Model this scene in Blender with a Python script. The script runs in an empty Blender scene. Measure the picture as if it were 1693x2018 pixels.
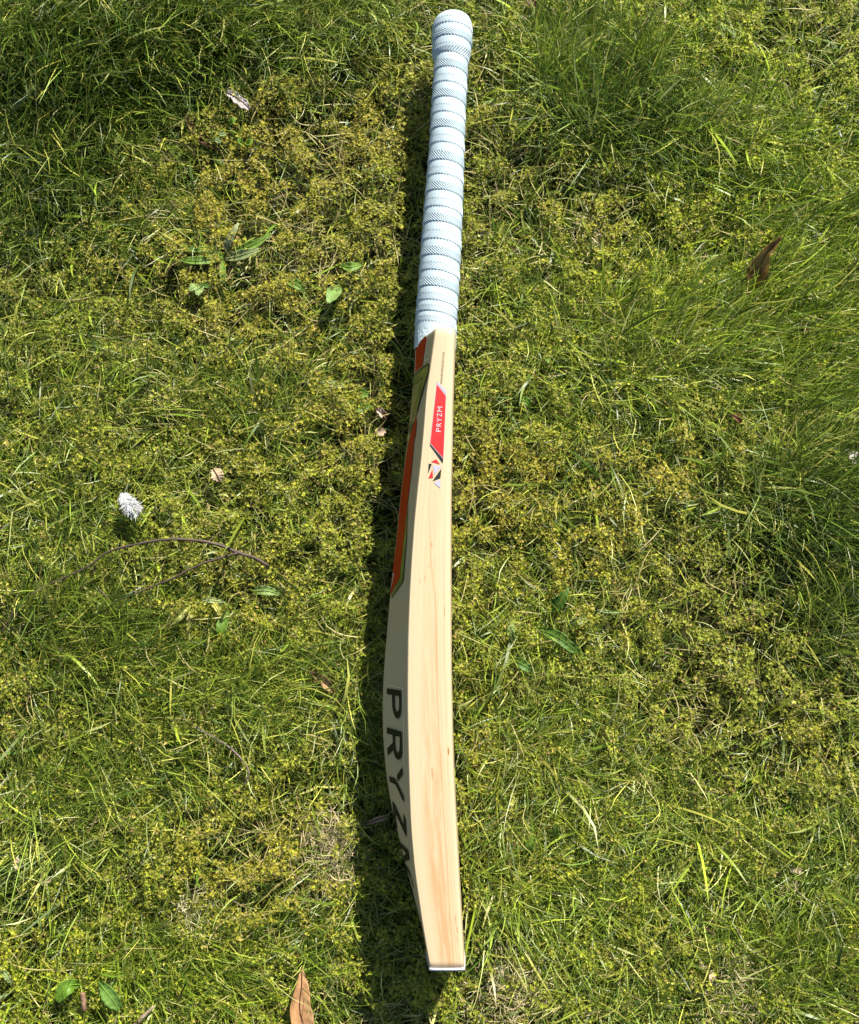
import bpy, bmesh, math, random
import numpy as np
from mathutils import Vector, Matrix
from mathutils.geometry import tessellate_polygon

rng = np.random.default_rng(11)
random.seed(5)
SC = bpy.context.scene
COL = SC.collection

# ------------------------------------------------------------------ camera
CAM_H, CAM_F, CAM_P = 1.07, 2200.0, math.radians(8.7)      # height (m), focal length in pixels of the 1693 px wide frame, pitch
cam_d = bpy.data.cameras.new("camera")
cam = bpy.data.objects.new("camera", cam_d)
COL.objects.link(cam)
cam.location = (0, 0, CAM_H)
cam.rotation_euler = (CAM_P, 0, 0)
cam_d.sensor_fit = 'HORIZONTAL'
cam_d.sensor_width = 36
cam_d.lens = CAM_F / 1693 * 36
cam_d.clip_start = 0.02
cam_d.clip_end = 200
SC.camera = cam

# ------------------------------------------------------------------ light
SHX, SHY = 0.54, 1.12                                       # shadow offset per metre of height
sun_vec = Vector((SHX, SHY, 1.0)).normalized()
SUN_EL = math.asin(sun_vec.z)
SUN_AZ = math.atan2(sun_vec.x, sun_vec.y)
w = bpy.data.worlds.new("World")
SC.world = w
w.use_nodes = True
nt = w.node_tree
bgn = nt.nodes.get("Background") or nt.nodes.new("ShaderNodeBackground")
sky = nt.nodes.new("ShaderNodeTexSky")
sky.sky_type = 'NISHITA'
sky.sun_disc = False
sky.sun_elevation = SUN_EL
sky.sun_rotation = SUN_AZ
nt.links.new(sky.outputs[0], bgn.inputs[0])
bgn.inputs[1].default_value = 0.055
sl = bpy.data.lights.new("sun", 'SUN')
sl.energy = 4.6
sl.angle = math.radians(0.53)
sl.color = (1.0, 0.95, 0.86)
so = bpy.data.objects.new("sun", sl)
COL.objects.link(so)
so.location = (1, 2, 3)
so.rotation_euler = (-sun_vec).to_track_quat('-Z', 'Y').to_euler()
SC.view_settings.view_transform = 'Standard'
SC.view_settings.look = 'None'
SC.view_settings.gamma = 1
SC.view_settings.exposure = 1.2
SC.render.engine = 'CYCLES'
SC.cycles.max_bounces = 6
SC.cycles.diffuse_bounces = 3
SC.cycles.transparent_max_bounces = 6

# ------------------------------------------------------------------ helpers
_c, _s = math.cos(CAM_P), math.sin(CAM_P)


def at(u, v, z=0.012):
    """A point at height z (m) from its place in the photograph, used to measure positions off it."""
    dx = (u - 846.5) / CAM_F
    dy = -(v - 1009) / CAM_F
    t = (z - CAM_H) / (dy * _s - _c)
    return np.array([dx * t, (dy * _c + _s) * t, z])


def px_of(x, y):
    """inverse of at() for ground points, vectorised (used for the patch maps)"""
    Y = y
    Z = -CAM_H
    yy = Y * _c + Z * _s
    zz = -Y * _s + Z * _c
    return 846.5 + CAM_F * x / -zz, 1009 - CAM_F * yy / -zz


def _lattice(seed):
    return np.random.default_rng(seed).random((256, 256))


_LAT = {}


def vnoise(x, y, scale, seed):
    if seed not in _LAT:
        _LAT[seed] = _lattice(seed)
    L = _LAT[seed]
    X = np.asarray(x) / scale + 1000.0
    Y = np.asarray(y) / scale + 1000.0
    xi = np.floor(X).astype(int)
    yi = np.floor(Y).astype(int)
    fx = X - xi
    fy = Y - yi
    fx = fx * fx * (3 - 2 * fx)
    fy = fy * fy * (3 - 2 * fy)
    a = L[xi % 256, yi % 256]
    b = L[(xi + 1) % 256, yi % 256]
    c = L[xi % 256, (yi + 1) % 256]
    d = L[(xi + 1) % 256, (yi + 1) % 256]
    return (a * (1 - fx) + b * fx) * (1 - fy) + (c * (1 - fx) + d * fx) * fy


def fbm(x, y, scale, seed, octv=3):
    r = 0
    a = 1.0
    tot = 0
    for k in range(octv):
        r = r + a * vnoise(x, y, scale / 2 ** k, seed + k)
        tot += a
        a *= 0.5
    return r / tot


def np_mesh(name, V, F, mat=None, col=None, parent=None, uv=None):
    """numpy verts (n,3) and uniform faces (m,k) -> one linked mesh object"""
    V = np.ascontiguousarray(V, dtype=np.float32)
    F = np.ascontiguousarray(F, dtype=np.int32)
    me = bpy.data.meshes.new(name)
    me.vertices.add(len(V))
    me.vertices.foreach_set("co", V.ravel())
    k = F.shape[1]
    me.loops.add(F.size)
    me.loops.foreach_set("vertex_index", F.ravel())
    me.polygons.add(len(F))
    me.polygons.foreach_set("loop_start", np.arange(0, F.size, k, dtype=np.int32))
    me.update(calc_edges=True)
    if col is not None:
        a = me.attributes.new("col", 'FLOAT_COLOR', 'POINT')
        c4 = np.ones((len(V), 4), dtype=np.float32)
        c4[:, :3] = col
        a.data.foreach_set("color", c4.ravel())
    if uv is not None:
        l = me.uv_layers.new(name="st")
        l.data.foreach_set("uv", np.ascontiguousarray(uv[F.ravel()], dtype=np.float32).ravel())
    if mat:
        me.materials.append(mat)
    o = bpy.data.objects.new(name, me)
    COL.objects.link(o)
    if parent:
        o.parent = parent
    return o


def bm_obj(name, bm, mat, parent=None, sharp=None):
    me = bpy.data.meshes.new(name)
    bm.to_mesh(me)
    bm.free()
    for p in me.polygons:
        p.use_smooth = True
    if sharp:
        me.set_sharp_from_angle(angle=math.radians(sharp))
    if mat:
        me.materials.append(mat)
    o = bpy.data.objects.new(name, me)
    COL.objects.link(o)
    if parent:
        o.parent = parent
    return o


def tag(o, label, cat, group=None):
    o["label"] = label
    o["category"] = cat
    if group:
        o["group"] = group


def empty(name, loc=(0, 0, 0)):
    o = bpy.data.objects.new(name, None)
    o.empty_display_size = 0.02
    COL.objects.link(o)
    o.location = loc
    return o


# ------------------------------------------------------------------ materials
def new_mat(name):
    m = bpy.data.materials.new(name)
    m.use_nodes = True
    n = m.node_tree.nodes
    return m, n, m.node_tree.links, n["Principled BSDF"]


def pmat(name, col, rough=0.5, metal=0.0, spec=0.5, coat=0.0):
    m, n, l, b = new_mat(name)
    b.inputs["Base Color"].default_value = (*col, 1)
    b.inputs["Roughness"].default_value = rough
    b.inputs["Metallic"].default_value = metal
    b.inputs["Specular IOR Level"].default_value = spec
    b.inputs["Coat Weight"].default_value = coat
    b.inputs["Coat Roughness"].default_value = 0.12
    return m


def leafy(name, rough=0.45, trans=0.35, spec=0.4, vary=0.25, scale=900):
    """Thin plant tissue: colour from the per-blade attribute, light also passing through."""
    m, n, l, b = new_mat(name)
    a = n.new("ShaderNodeAttribute")
    a.attribute_name = "col"
    tc = n.new("ShaderNodeTexCoord")
    nz = n.new("ShaderNodeTexNoise")
    nz.inputs["Scale"].default_value = scale
    nz.inputs["Detail"].default_value = 1
    l.new(tc.outputs["Object"], nz.inputs["Vector"])
    hsv = n.new("ShaderNodeHueSaturation")
    mr = n.new("ShaderNodeMapRange")
    mr.inputs[3].default_value = 1 - vary
    mr.inputs[4].default_value = 1 + vary
    l.new(nz.outputs["Fac"], mr.inputs[0])
    l.new(mr.outputs[0], hsv.inputs["Value"])
    l.new(a.outputs["Color"], hsv.inputs["Color"])
    l.new(hsv.outputs[0], b.inputs["Base Color"])
    b.inputs["Roughness"].default_value = rough
    b.inputs["Specular IOR Level"].default_value = spec
    t = n.new("ShaderNodeBsdfTranslucent")
    g = n.new("ShaderNodeGamma")
    g.inputs[1].default_value = 0.9
    l.new(hsv.outputs[0], g.inputs[0])
    l.new(g.outputs[0], t.inputs["Color"])
    mx = n.new("ShaderNodeMixShader")
    mx.inputs[0].default_value = trans
    l.new(b.outputs[0], mx.inputs[1])
    l.new(t.outputs[0], mx.inputs[2])
    l.new(mx.outputs[0], n["Material Output"].inputs["Surface"])
    return m


M_GRASS = leafy("grass_blade", 0.42, 0.28, 0.5, 0.15, 120)
M_MOSS = leafy("moss_leaf", 0.5, 0.24, 0.35, 0.25, 300)
M_STRAW = leafy("dry_straw", 0.55, 0.25, 0.35, 0.2, 300)
M_WEED = leafy("weed_leaf", 0.5, 0.35, 0.3, 0.3, 220)
M_LEAF = leafy("dead_leaf", 0.6, 0.35, 0.3, 0.35, 260)
M_FLUFF = leafy("down", 0.7, 0.35, 0.2, 0.05, 300)


def soil_mat():
    m, n, l, b = new_mat("lawn_soil")
    tc = n.new("ShaderNodeTexCoord")
    n1 = n.new("ShaderNodeTexNoise")
    n1.inputs["Scale"].default_value = 60
    n1.inputs["Detail"].default_value = 8
    n1.inputs["Roughness"].default_value = 0.75
    n2 = n.new("ShaderNodeTexNoise")
    n2.inputs["Scale"].default_value = 5
    n2.inputs["Detail"].default_value = 4
    l.new(tc.outputs["Object"], n1.inputs["Vector"])
    l.new(tc.outputs["Object"], n2.inputs["Vector"])
    cr = n.new("ShaderNodeValToRGB")
    cr.color_ramp.elements[0].position = 0.32
    cr.color_ramp.elements[0].color = (0.012, 0.0084, 0.0042, 1)
    cr.color_ramp.elements[1].position = 0.72
    cr.color_ramp.elements[1].color = (0.051, 0.045, 0.0132, 1)
    l.new(n1.outputs["Fac"], cr.inputs[0])
    mx = n.new("ShaderNodeMix")
    mx.data_type = 'RGBA'
    l.new(n2.outputs["Fac"], mx.inputs["Factor"])
    l.new(cr.outputs[0], mx.inputs["A"])
    mx.inputs["B"].default_value = (0.027, 0.033, 0.0084, 1)
    l.new(mx.outputs["Result"], b.inputs["Base Color"])
    b.inputs["Roughness"].default_value = 0.95
    b.inputs["Specular IOR Level"].default_value = 0.1
    bp = n.new("ShaderNodeBump")
    bp.inputs["Strength"].default_value = 0.8
    bp.inputs["Distance"].default_value = 0.004
    l.new(n1.outputs["Fac"], bp.inputs["Height"])
    l.new(bp.outputs[0], b.inputs["Normal"])
    return m


def math_node(n, l, op, a, b=None):
    k = n.new("ShaderNodeMath")
    k.operation = op
    for i, q in enumerate((a, b)):
        if q is None:
            continue
        if isinstance(q, (int, float)):
            k.inputs[i].default_value = q
        else:
            l.new(q, k.inputs[i])
    return k.outputs[0]


def wood_mat():
    """Bleached willow: cream, long straight grain, pink heartwood streaks, a few flecks. UV 'st' = (position across, metres along)."""
    m, n, l, b = new_mat("willow")
    uv = n.new("ShaderNodeUVMap")
    uv.uv_map = "st"
    sx = n.new("ShaderNodeSeparateXYZ")
    l.new(uv.outputs[0], sx.inputs[0])
    X, Y = sx.outputs[0], sx.outputs[1]

    def noise(kx, ky, detail=3, off=0.0, rough=0.55, dist=0.0):
        cb = n.new("ShaderNodeCombineXYZ")
        l.new(math_node(n, l, 'MULTIPLY', X, kx), cb.inputs[0])
        l.new(math_node(n, l, 'MULTIPLY', Y, ky), cb.inputs[1])
        cb.inputs[2].default_value = off
        t = n.new("ShaderNodeTexNoise")
        t.inputs["Scale"].default_value = 1
        t.inputs["Detail"].default_value = detail
        t.inputs["Roughness"].default_value = rough
        t.inputs["Distortion"].default_value = dist
        l.new(cb.outputs[0], t.inputs["Vector"])
        return t.outputs["Fac"]

    def mrange(v, a0, a1, b0=0.0, b1=1.0, smooth=True):
        q = n.new("ShaderNodeMapRange")
        q.interpolation_type = 'SMOOTHSTEP' if smooth else 'LINEAR'
        l.new(v, q.inputs[0])
        for i, z in enumerate((a0, a1, b0, b1)):
            q.inputs[i + 1].default_value = z
        return q.outputs[0]

    def mix(fac, A, B):
        q = n.new("ShaderNodeMix")
        q.data_type = 'RGBA'
        if isinstance(fac, float):
            q.inputs["Factor"].default_value = fac
        else:
            l.new(fac, q.inputs["Factor"])
        for nm, z in (("A", A), ("B", B)):
            if isinstance(z, tuple):
                q.inputs[nm].default_value = (*z, 1)
            else:
                l.new(z, q.inputs[nm])
        return q.outputs["Result"]

    def curve(pts):
        fc = n.new("ShaderNodeFloatCurve")
        cv = fc.mapping.curves[0]
        pts = sorted(pts)
        cv.points[0].location = pts[0]
        cv.points[1].location = pts[-1]
        for p in pts[1:-1]:
            cv.points.new(*p)
        fc.mapping.update()
        yn = mrange(Y, -0.24, 0.32, 0, 1, False)
        l.new(yn, fc.inputs["Value"])
        return fc.outputs[0]

    yn = lambda y: (y + 0.24) / 0.56
    base = mix(mrange(noise(60, 3.0, 4, 1.0), 0.3, 0.7), (0.465, 0.362, 0.218), (0.515, 0.412, 0.262))
    # heartwood: pinkish, stronger towards the toe, in the middle of the edge
    toe = mrange(Y, -0.20, 0.12, 1.0, 0.0)
    band = curve([(0.0, 0.55), (0.3, 0.52), (0.6, 0.55), (1.0, 0.6)])
    dist = math_node(n, l, 'ABSOLUTE', math_node(n, l, 'SUBTRACT', math_node(n, l, 'MULTIPLY', X, 1.0), math_node(n, l, 'MULTIPLY', band, 1.0)))
    inband = mrange(dist, 0.05, 0.38, 1.0, 0.0)
    blotch = mrange(noise(6.0, 13, 5, 3.0, 0.7, 0.4), 0.34, 0.64)
    pink = math_node(n, l, 'MULTIPLY', math_node(n, l, 'MULTIPLY', math_node(n, l, 'ADD', math_node(n, l, 'MULTIPLY', toe, 0.9), 0.25), inband), blotch)
    base = mix(pink, base, (0.415, 0.262, 0.130))
    # fine grain
    fine = mrange(noise(95, 5.5, 3, 7.0, 0.6), 0.52, 0.72)
    fl = mrange(noise(26, 260, 3, 21.0, 0.7), 0.5, 0.75)
    base = mix(math_node(n, l, 'MULTIPLY', fl, 0.16), base, (0.40, 0.24, 0.10))
    base = mix(math_node(n, l, 'MULTIPLY', fine, 0.20), base, (0.3784, 0.2408, 0.1118))
    med = mrange(noise(24, 2.2, 2, 11.0), 0.55, 0.7)
    base = mix(math_node(n, l, 'MULTIPLY', med, 0.28), base, (0.4128, 0.2666, 0.1204))
    # the long reddish ring line that wanders across the edge
    wob = math_node(n, l, 'MULTIPLY', math_node(n, l, 'SUBTRACT', noise(0.0, 22, 2, 5.0), 0.5), 0.06)
    for pts, wd, k in (([(0.0, 0.70), (yn(-.16), 0.735), (yn(-.115), 0.745), (yn(-.066), 0.72), (yn(-.025), 0.68), (yn(.045), 0.655), (yn(.13), 0.44), (yn(.2), 0.36), (1.0, 0.30)], 0.035, 0.55),
                       ([(0.0, 0.86), (0.4, 0.86), (0.7, 0.80), (1.0, 0.75)], 0.03, 0.28),
                       ([(0.0, 0.78), (0.25, 0.80), (0.6, 0.60), (0.75, 0.5), (1.0, 0.5)], 0.025, 0.25)):
        cvo = curve(pts)
        d = math_node(n, l, 'ABSOLUTE', math_node(n, l, 'SUBTRACT', math_node(n, l, 'SUBTRACT', X, cvo), wob))
        f = math_node(n, l, 'MULTIPLY', mrange(d, 0.0, wd, 1.0, 0.0), k)
        f = math_node(n, l, 'MULTIPLY', f, mrange(noise(0.5, 16, 2, 9.0), 0.25, 0.6, 0.35, 1.0))
        f = math_node(n, l, 'MULTIPLY', f, mrange(Y, 0.10, 0.2, 1.0, 0.0))
        base = mix(f, base, (0.3526, 0.172, 0.0645))
    # flecks and a small knot
    for (fx, fy, rx, ry, k) in ((0.90, -0.057, 0.022, 0.0035, 0.9), (0.50, 0.118, 0.022, 0.003, 0.5), (0.46, 0.100, 0.014, 0.003, 0.4), (0.85, 0.060, 0.014, 0.005, 0.55),
                                (0.85, -0.192, 0.014, 0.004, 0.6), (0.87, -0.200, 0.016, 0.003, 0.65), (0.86, -0.208, 0.012, 0.003, 0.55), (0.70, 0.237, 0.018, 0.003, 0.5),
                                (0.74, 0.229, 0.022, 0.004, 0.55), (0.24, 0.086, 0.02, 0.0025, 0.35), (0.36, 0.089, 0.02, 0.003, 0.35), (0.52, -0.075, 0.02, 0.006, 0.5)):
        dx = math_node(n, l, 'DIVIDE', math_node(n, l, 'SUBTRACT', X, fx), rx)
        dy = math_node(n, l, 'DIVIDE', math_node(n, l, 'SUBTRACT', Y, fy), ry)
        rr = math_node(n, l, 'ADD', math_node(n, l, 'MULTIPLY', dx, dx), math_node(n, l, 'MULTIPLY', dy, dy))
        base = mix(math_node(n, l, 'MULTIPLY', mrange(rr, 0.1, 1.6, 1.0, 0.0), k), base, (0.25, 0.10, 0.03))
    l.new(base, b.inputs["Base Color"])
    b.inputs["Roughness"].default_value = 0.5
    b.inputs["Specular IOR Level"].default_value = 0.35
    bp = n.new("ShaderNodeBump")
    bp.inputs["Strength"].default_value = 0.12
    bp.inputs["Distance"].default_value = 0.0006
    l.new(noise(140, 9, 2, 2.0), bp.inputs["Height"])
    l.new(bp.outputs[0], b.inputs["Normal"])
    return m


def rubber_mat():
    m, n, l, b = new_mat("white_rubber")
    tc = n.new("ShaderNodeTexCoord")
    nz = n.new("ShaderNodeTexNoise")
    nz.inputs["Scale"].default_value = 90
    nz.inputs["Detail"].default_value = 4
    l.new(tc.outputs["Object"], nz.inputs["Vector"])
    cr = n.new("ShaderNodeValToRGB")
    cr.color_ramp.elements[0].position = 0.3
    cr.color_ramp.elements[0].color = (0.3784, 0.4644, 0.4988, 1)
    cr.color_ramp.elements[1].position = 0.7
    cr.color_ramp.elements[1].color = (0.4214, 0.5117, 0.5461, 1)
    l.new(nz.outputs["Fac"], cr.inputs[0])
    l.new(cr.outputs[0], b.inputs["Base Color"])
    b.inputs["Roughness"].default_value = 0.55
    b.inputs["Specular IOR Level"].default_value = 0.3
    return m


def foil_mat(name, c1, c2, rough):
    m, n, l, b = new_mat(name)
    tc = n.new("ShaderNodeTexCoord")
    nz = n.new("ShaderNodeTexNoise")
    nz.inputs["Scale"].default_value = 260
    nz.inputs["Detail"].default_value = 3
    l.new(tc.outputs["Object"], nz.inputs["Vector"])
    mx = n.new("ShaderNodeMix")
    mx.data_type = 'RGBA'
    l.new(nz.outputs["Fac"], mx.inputs["Factor"])
    mx.inputs["A"].default_value = (*c1, 1)
    mx.inputs["B"].default_value = (*c2, 1)
    l.new(mx.outputs["Result"], b.inputs["Base Color"])
    b.inputs["Metallic"].default_value = 0.8
    b.inputs["Roughness"].default_value = rough
    bp = n.new("ShaderNodeBump")
    bp.inputs["Strength"].default_value = 0.25
    bp.inputs["Distance"].default_value = 0.0005
    l.new(nz.outputs["Fac"], bp.inputs["Height"])
    l.new(bp.outputs[0], b.inputs["Normal"])
    return m


M_WOOD = wood_mat()
M_RUBBER = rubber_mat()
M_TOE = pmat("toe_rubber", (0.4644, 0.473, 0.4902), 0.7)
M_ORANGE = pmat("orange_film", (0.42, 0.026, 0.003), 0.5, spec=0.12)
M_RED = pmat("red_film", (0.47, 0.016, 0.014), 0.35, coat=0.3)
M_BLACK = pmat("black_film", (0.014, 0.016, 0.014), 0.5, spec=0.2)
M_DARK = pmat("dark_lettering", (0.015, 0.018, 0.008), 0.6, spec=0.12)
M_SILVER = pmat("silver_film", (0.43, 0.4128, 0.4988), 0.35, metal=0.25)
M_WHITE = pmat("white_film", (0.4472, 0.43, 0.4558), 0.4)
M_PALE_FILM = pmat("film_edge_glint", (0.70, 0.70, 0.52), 0.3)  # edge of clear film, its glint put in as a pale colour
M_GRASSFOIL = foil_mat("grass_reflection_foil", (0.172, 0.2322, 0.086), (0.215, 0.2752, 0.1118), 0.28)  # mirror foil, the grass it reflects tinted green into the base colour
M_GOLDFOIL = foil_mat("gold_foil", (0.3096, 0.2924, 0.1462), (0.473, 0.4472, 0.2752), 0.4)
M_INK = pmat("url_ink", (0.043, 0.0344, 0.0258), 0.6)

# ------------------------------------------------------------------ bat geometry (metres; y runs from toe to handle, z up, bat standing on its edge)
Z0, ZT, ZC, HW = 0.008, 0.114, 0.061, 0.053
_L = np.array([(6.0, 316), (5.1, 310.3), (0.2, 274.2), (-2.9, 253.6), (-5.3, 221.0), (-7.7, 192.7), (-10.4, 168.6), (-13.3, 139.0), (-15.8, 102.3), (-17.4, 72.0), (-18.5, 37.9), (-18.7, 3.8), (-18.7, -18.6), (-18.0, -51.9), (-17.1, -84.8), (-15.7, -117.2), (-14.0, -137.6), (-11.5, -159.0), (-9.7, -170.7), (-6.0, -195.0), (-1.6, -219.6), (0.6, -229), (1.0, -236)]) / 1000
_R = np.array([(22.8, 312), (21.7, 284.1), (20.5, 249.5), (19.7, 208.8), (18.6, 163.7), (18.3, 115.3), (18.2, 63.3), (18.3, 12.2), (19.3, -43.6), (20.3, -76.5), (21.9, -109.2), (24.0, -149.6), (24.8, -166.6), (26.4, -195.0), (28.2, -224.9), (28.6, -236)]) / 1000
_S = np.array([(-13.0, 318), (-13.3, 309.5), (-14.1, 286.0), (-15.8, 267.7), (-18.2, 241.9), (-21.4, 211.9), (-23.9, 190.7), (-26.1, 172.8), (-30.9, 121.7), (-35.7, 76.9), (-38.6, 40.0), (-41.1, 7.0), (-41.8, -23.8), (-41.0, -50.4), (-38.0, -80.7), (-33.5, -106.7), (-28.1, -128.0), (-22.7, -149.4), (-17.5, -167.9), (-11.8, -189.3), (-7.1, -205.8), (-4.0, -219), (-2.0, -236)]) / 1000


def _fit(A):
    ys = np.linspace(-0.24, 0.32, 561)
    v = np.interp(ys, A[::-1, 1], A[::-1, 0])
    k = np.hanning(31)
    k /= k.sum()
    v = np.convolve(np.pad(v, 15, mode='reflect', reflect_type='odd'), k, 'valid')
    return ys, v


_yl, _vl = _fit(_L)
_yr, _vr = _fit(_R)
_ys, _vs = _fit(_S)
XL = lambda y: np.interp(y, _yl, _vl)
XR = lambda y: np.interp(y, _yr, _vr)
XS = lambda y: np.interp(y, _ys, _vs)


def gprof(a):
    return (np.sqrt(a * a + 0.004) - 0.0632) / (math.sqrt(1.004) - 0.0632)


def x_back(y, z):
    a = np.clip(np.abs(z - ZC) / HW, 0, 1)
    return XS(y) + (XL(y) - XS(y)) * gprof(a)


def half_width(y):
    return np.interp(y, [-.2335, -.2318, -.2310, -.2300, -.2285, -.226, .3065, .3095, .3115, .3125],
                     [.034, .0400, .0465, .0503, .0523, .053, .053, .0525, .0515, .050])


HDL_Y = np.array([.30, .3336, .3657, .4055, .4508, .509, .5486, .582, .5955, .6025, .6174, .6336, .65])
HDL_C = np.array([5.0, 6.0, 8.3, 10.8, 13.4, 16.7, 18.4, 20.4, 21.0, 21.4, 22.1, 22.4, 22.9]) / 1000
_HR_Y = np.array([.30, .3336, .3657, .4055, .4508, .509, .5486, .575, .592, .600, .605, .620, .632, .640])
_HR_R = np.array([19.2, 19.1, 18.9, 18.6, 17.9, 16.5, 16.2, 16.1, 16.0, 16.4, 18.2, 19.2, 19.1, 18.3]) / 1000
hdl_c = lambda y: np.interp(y, HDL_Y, HDL_C)


def hdl_r(y):
    r = np.interp(y, _HR_Y, _HR_R)
    t = np.clip((y - 0.636) / 0.0125, 0, 1)
    return r * np.sqrt(np.clip(1 - t ** 2.3, 0, 1))


def inside_bat(P, m=0.0008):
    x, y, z = P[..., 0], P[..., 1], P[..., 2]
    bl = (y > -.236) & (y < .315) & (z < ZT + m) & (z > 0.0) & (x > x_back(y, z) - m) & (x < XR(y) + m)
    hd = (y > .30) & (y < .650) & ((x - hdl_c(y)) ** 2 + (z - ZC) ** 2 < (hdl_r(y) + m + 0.001) ** 2)
    return bl | hd


def blade_ring(y, hw, grow=0.0):
    """closed cross-section, starting at the middle of the top edge, going to the face and round; returns points and a (frac,.) coordinate"""
    xl, xr, xs = float(XL(y)) - grow, float(XR(y)) + grow, float(XS(y)) - grow
    top, bot = ZC + hw + grow, ZC - hw - grow
    rf, rb = 0.0026, 0.0007
    pts = []
    fr = []
    # top edge from back corner to face corner, slightly crowned
    for t in np.linspace(0, 1, 13):
        x = xl + rb + (xr - rf - xl - rb) * t
        pts.append((x, top - 0.0007 * (2 * t - 1) ** 2 + 0.0))
        fr.append((x - xl) / (xr - xl))
    z_f = top - 0.0007
    for a in np.linspace(0, math.pi / 2, 7)[1:]:
        pts.append((xr - rf + rf * math.sin(a), z_f - rf + rf * math.cos(a)))
        fr.append((pts[-1][0] - xl) / (xr - xl) + 0.08 * a)
    zf0, zf1 = z_f - rf, bot + 0.0007 + rf
    for t in np.linspace(0, 1, 15)[1:]:
        pts.append((xr + 0.0016 * (1 - (2 * t - 1) ** 2), zf0 + (zf1 - zf0) * t))
        fr.append(1.15 + 2.6 * t)
    for a in np.linspace(0, math.pi / 2, 7)[1:]:
        pts.append((xr - rf + rf * math.cos(a), zf1 - rf * math.sin(a)))
        fr.append(3.9 + a * .08)
    for t in np.linspace(1, 0, 9)[1:]:
        pts.append((xl + rb + (xr - rf - xl - rb) * t, bot + 0.0007 * (2 * t - 1) ** 2))
        fr.append(4.1 + (1 - t))
    for q in np.linspace(-1, 1, 41):
        g = float(gprof(abs(q)))
        lo, hi = bot + rb + 0.0007, top - rb - 0.0007
        pts.append((xs + (xl - xs) * g, lo + (hi - lo) * (q + 1) / 2))
        fr.append(5.3 + (q + 1) * 1.3)
    return pts, fr


def loft(name, rings, ys, mat, parent, frs, caps=(True, True), sharp=32):
    n = len(rings[0])
    V = []
    UV = []
    for r, y, f in zip(rings, ys, frs):
        for (x, z), q in zip(r, f):
            V.append((x, y, z))
            UV.append((q, y))
    me = bpy.data.meshes.new(name)
    F = []
    for i in range(len(rings) - 1):
        for j in range(n):
            k = (j + 1) % n
            F.append((i * n + j, i * n + k, (i + 1) * n + k, (i + 1) * n + j))
    if caps[0]:
        F.append(tuple(range(n)))
    if caps[1]:
        F.append(tuple((len(rings) - 1) * n + j for j in reversed(range(n))))
    me.from_pydata(V, [], F)
    l = me.uv_layers.new(name="st")
    UVa = np.array(UV, dtype=np.float32)
    idx = np.empty(len(me.loops), dtype=np.int32)
    me.loops.foreach_get("vertex_index", idx)
    l.data.foreach_set("uv", UVa[idx].ravel())
    bm = bmesh.new()
    bm.from_mesh(me)
    bmesh.ops.recalc_face_normals(bm, faces=bm.faces)
    bm.to_mesh(me)
    bm.free()
    for p in me.polygons:
        p.use_smooth = True
    me.set_sharp_from_angle(angle=math.radians(sharp))
    me.materials.append(mat)
    o = bpy.data.objects.new(name, me)
    COL.objects.link(o)
    o.parent = parent
    return o


bat = empty("cricket_bat")
tag(bat, "wooden cricket bat with a white rubber grip standing on its edge on the mossy lawn", "cricket bat")

ys = np.concatenate([[-.2318, -.2314, -.2308, -.2302, -.2294, -.2280, -.2260, -.2240, -.2215], np.arange(-.218, .300, .004), [.300, .303, .3055, .3075, .3095, .3108, .3118, .3125]])
rr, ff = zip(*[blade_ring(y, float(half_width(y))) for y in ys])
loft("blade", rr, ys, M_WOOD, bat, ff)

# toe guard: a rubber sheet glued over the end
ty = [-.2303, -.2304, -.2307, -.2311, -.2315, -.2319, -.2324, -.2328, -.2331]
tr = []
tf = []
for i, y in enumerate(ty):
    p, f = blade_ring(y, [.0524, .0530, .0531, .0531, .0530, .0527, .0521, .0510, .0490][i], -0.0006 if i == 0 else 0.00045 - 0.0010 * max(0, (-.2322 - y) / .0013))
    p = [(x + 0.00025 * math.sin(61 * j + i * 3.1), z + 0.0003 * math.sin(47 * j + 2.2 * i)) for j, (x, z) in enumerate(p)]
    tr.append(p)
    tf.append(f)
loft("toe_guard", tr, ty, M_TOE, bat, tf, sharp=50)

# ---- grip: tube with stepped bands, alternating slanted ribs
bands_v = [44.6, 69, 99.6, 128.6, 158.3, 188, 217.8, 248.3, 278.7, 313.9, 342.6, 374, 407, 436.8, 471.5, 503, 533, 564.6, 592.4, 614, 635]
band_y = np.array([at(890, v, 0.061 + 0.018)[1] for v in bands_v])[::-1]          # ascending towards the knob
NA = 260
gy = np.concatenate([np.arange(.3075, .636, .00058), .636 + .0125 * np.sin(np.linspace(0, math.pi / 2, 18))[:-1] ** 1.0])
th = np.linspace(0, 2 * math.pi, NA, endpoint=False)
GY, TH = np.meshgrid(gy, th, indexing='ij')
R0 = hdl_r(GY)
cx = hdl_c(GY)
tilt = np.interp(GY, [.32, .60, .64], [.20, .17, .05])
SS = GY + tilt * R0 * np.cos(TH)
bi = np.searchsorted(band_y, SS) - 1                                               # band index
bc = np.clip(bi, 0, len(band_y) - 1)
nxt = np.append(band_y[1:], band_y[-1] + .0145)
ph = np.clip((SS - band_y[bc]) / (nxt[bc] - band_y[bc]), 0, 1)
inb = (bi >= 0) & (SS < band_y[-1] + .012)
RIB = 0.53
rib_zone = inb & (ph < RIB)
up = np.clip(ph / 0.035, 0, 1)
h_rib = 0.00110 * up - 0.0005 * ph / RIB
h_smooth = 0.00050 * np.clip((1 - ph) / (1 - RIB), 0, 1) + 0.00012 * np.sin(np.clip((ph - RIB) / (1 - RIB), 0, 1) * math.pi)
sgn = np.where(bc % 2 == 0, 1.0, -1.0)
grv = 0.5 + 0.5 * np.sin(40 * (TH + np.where(sgn > 0, 0.62, -1.0) * ph))
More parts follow.
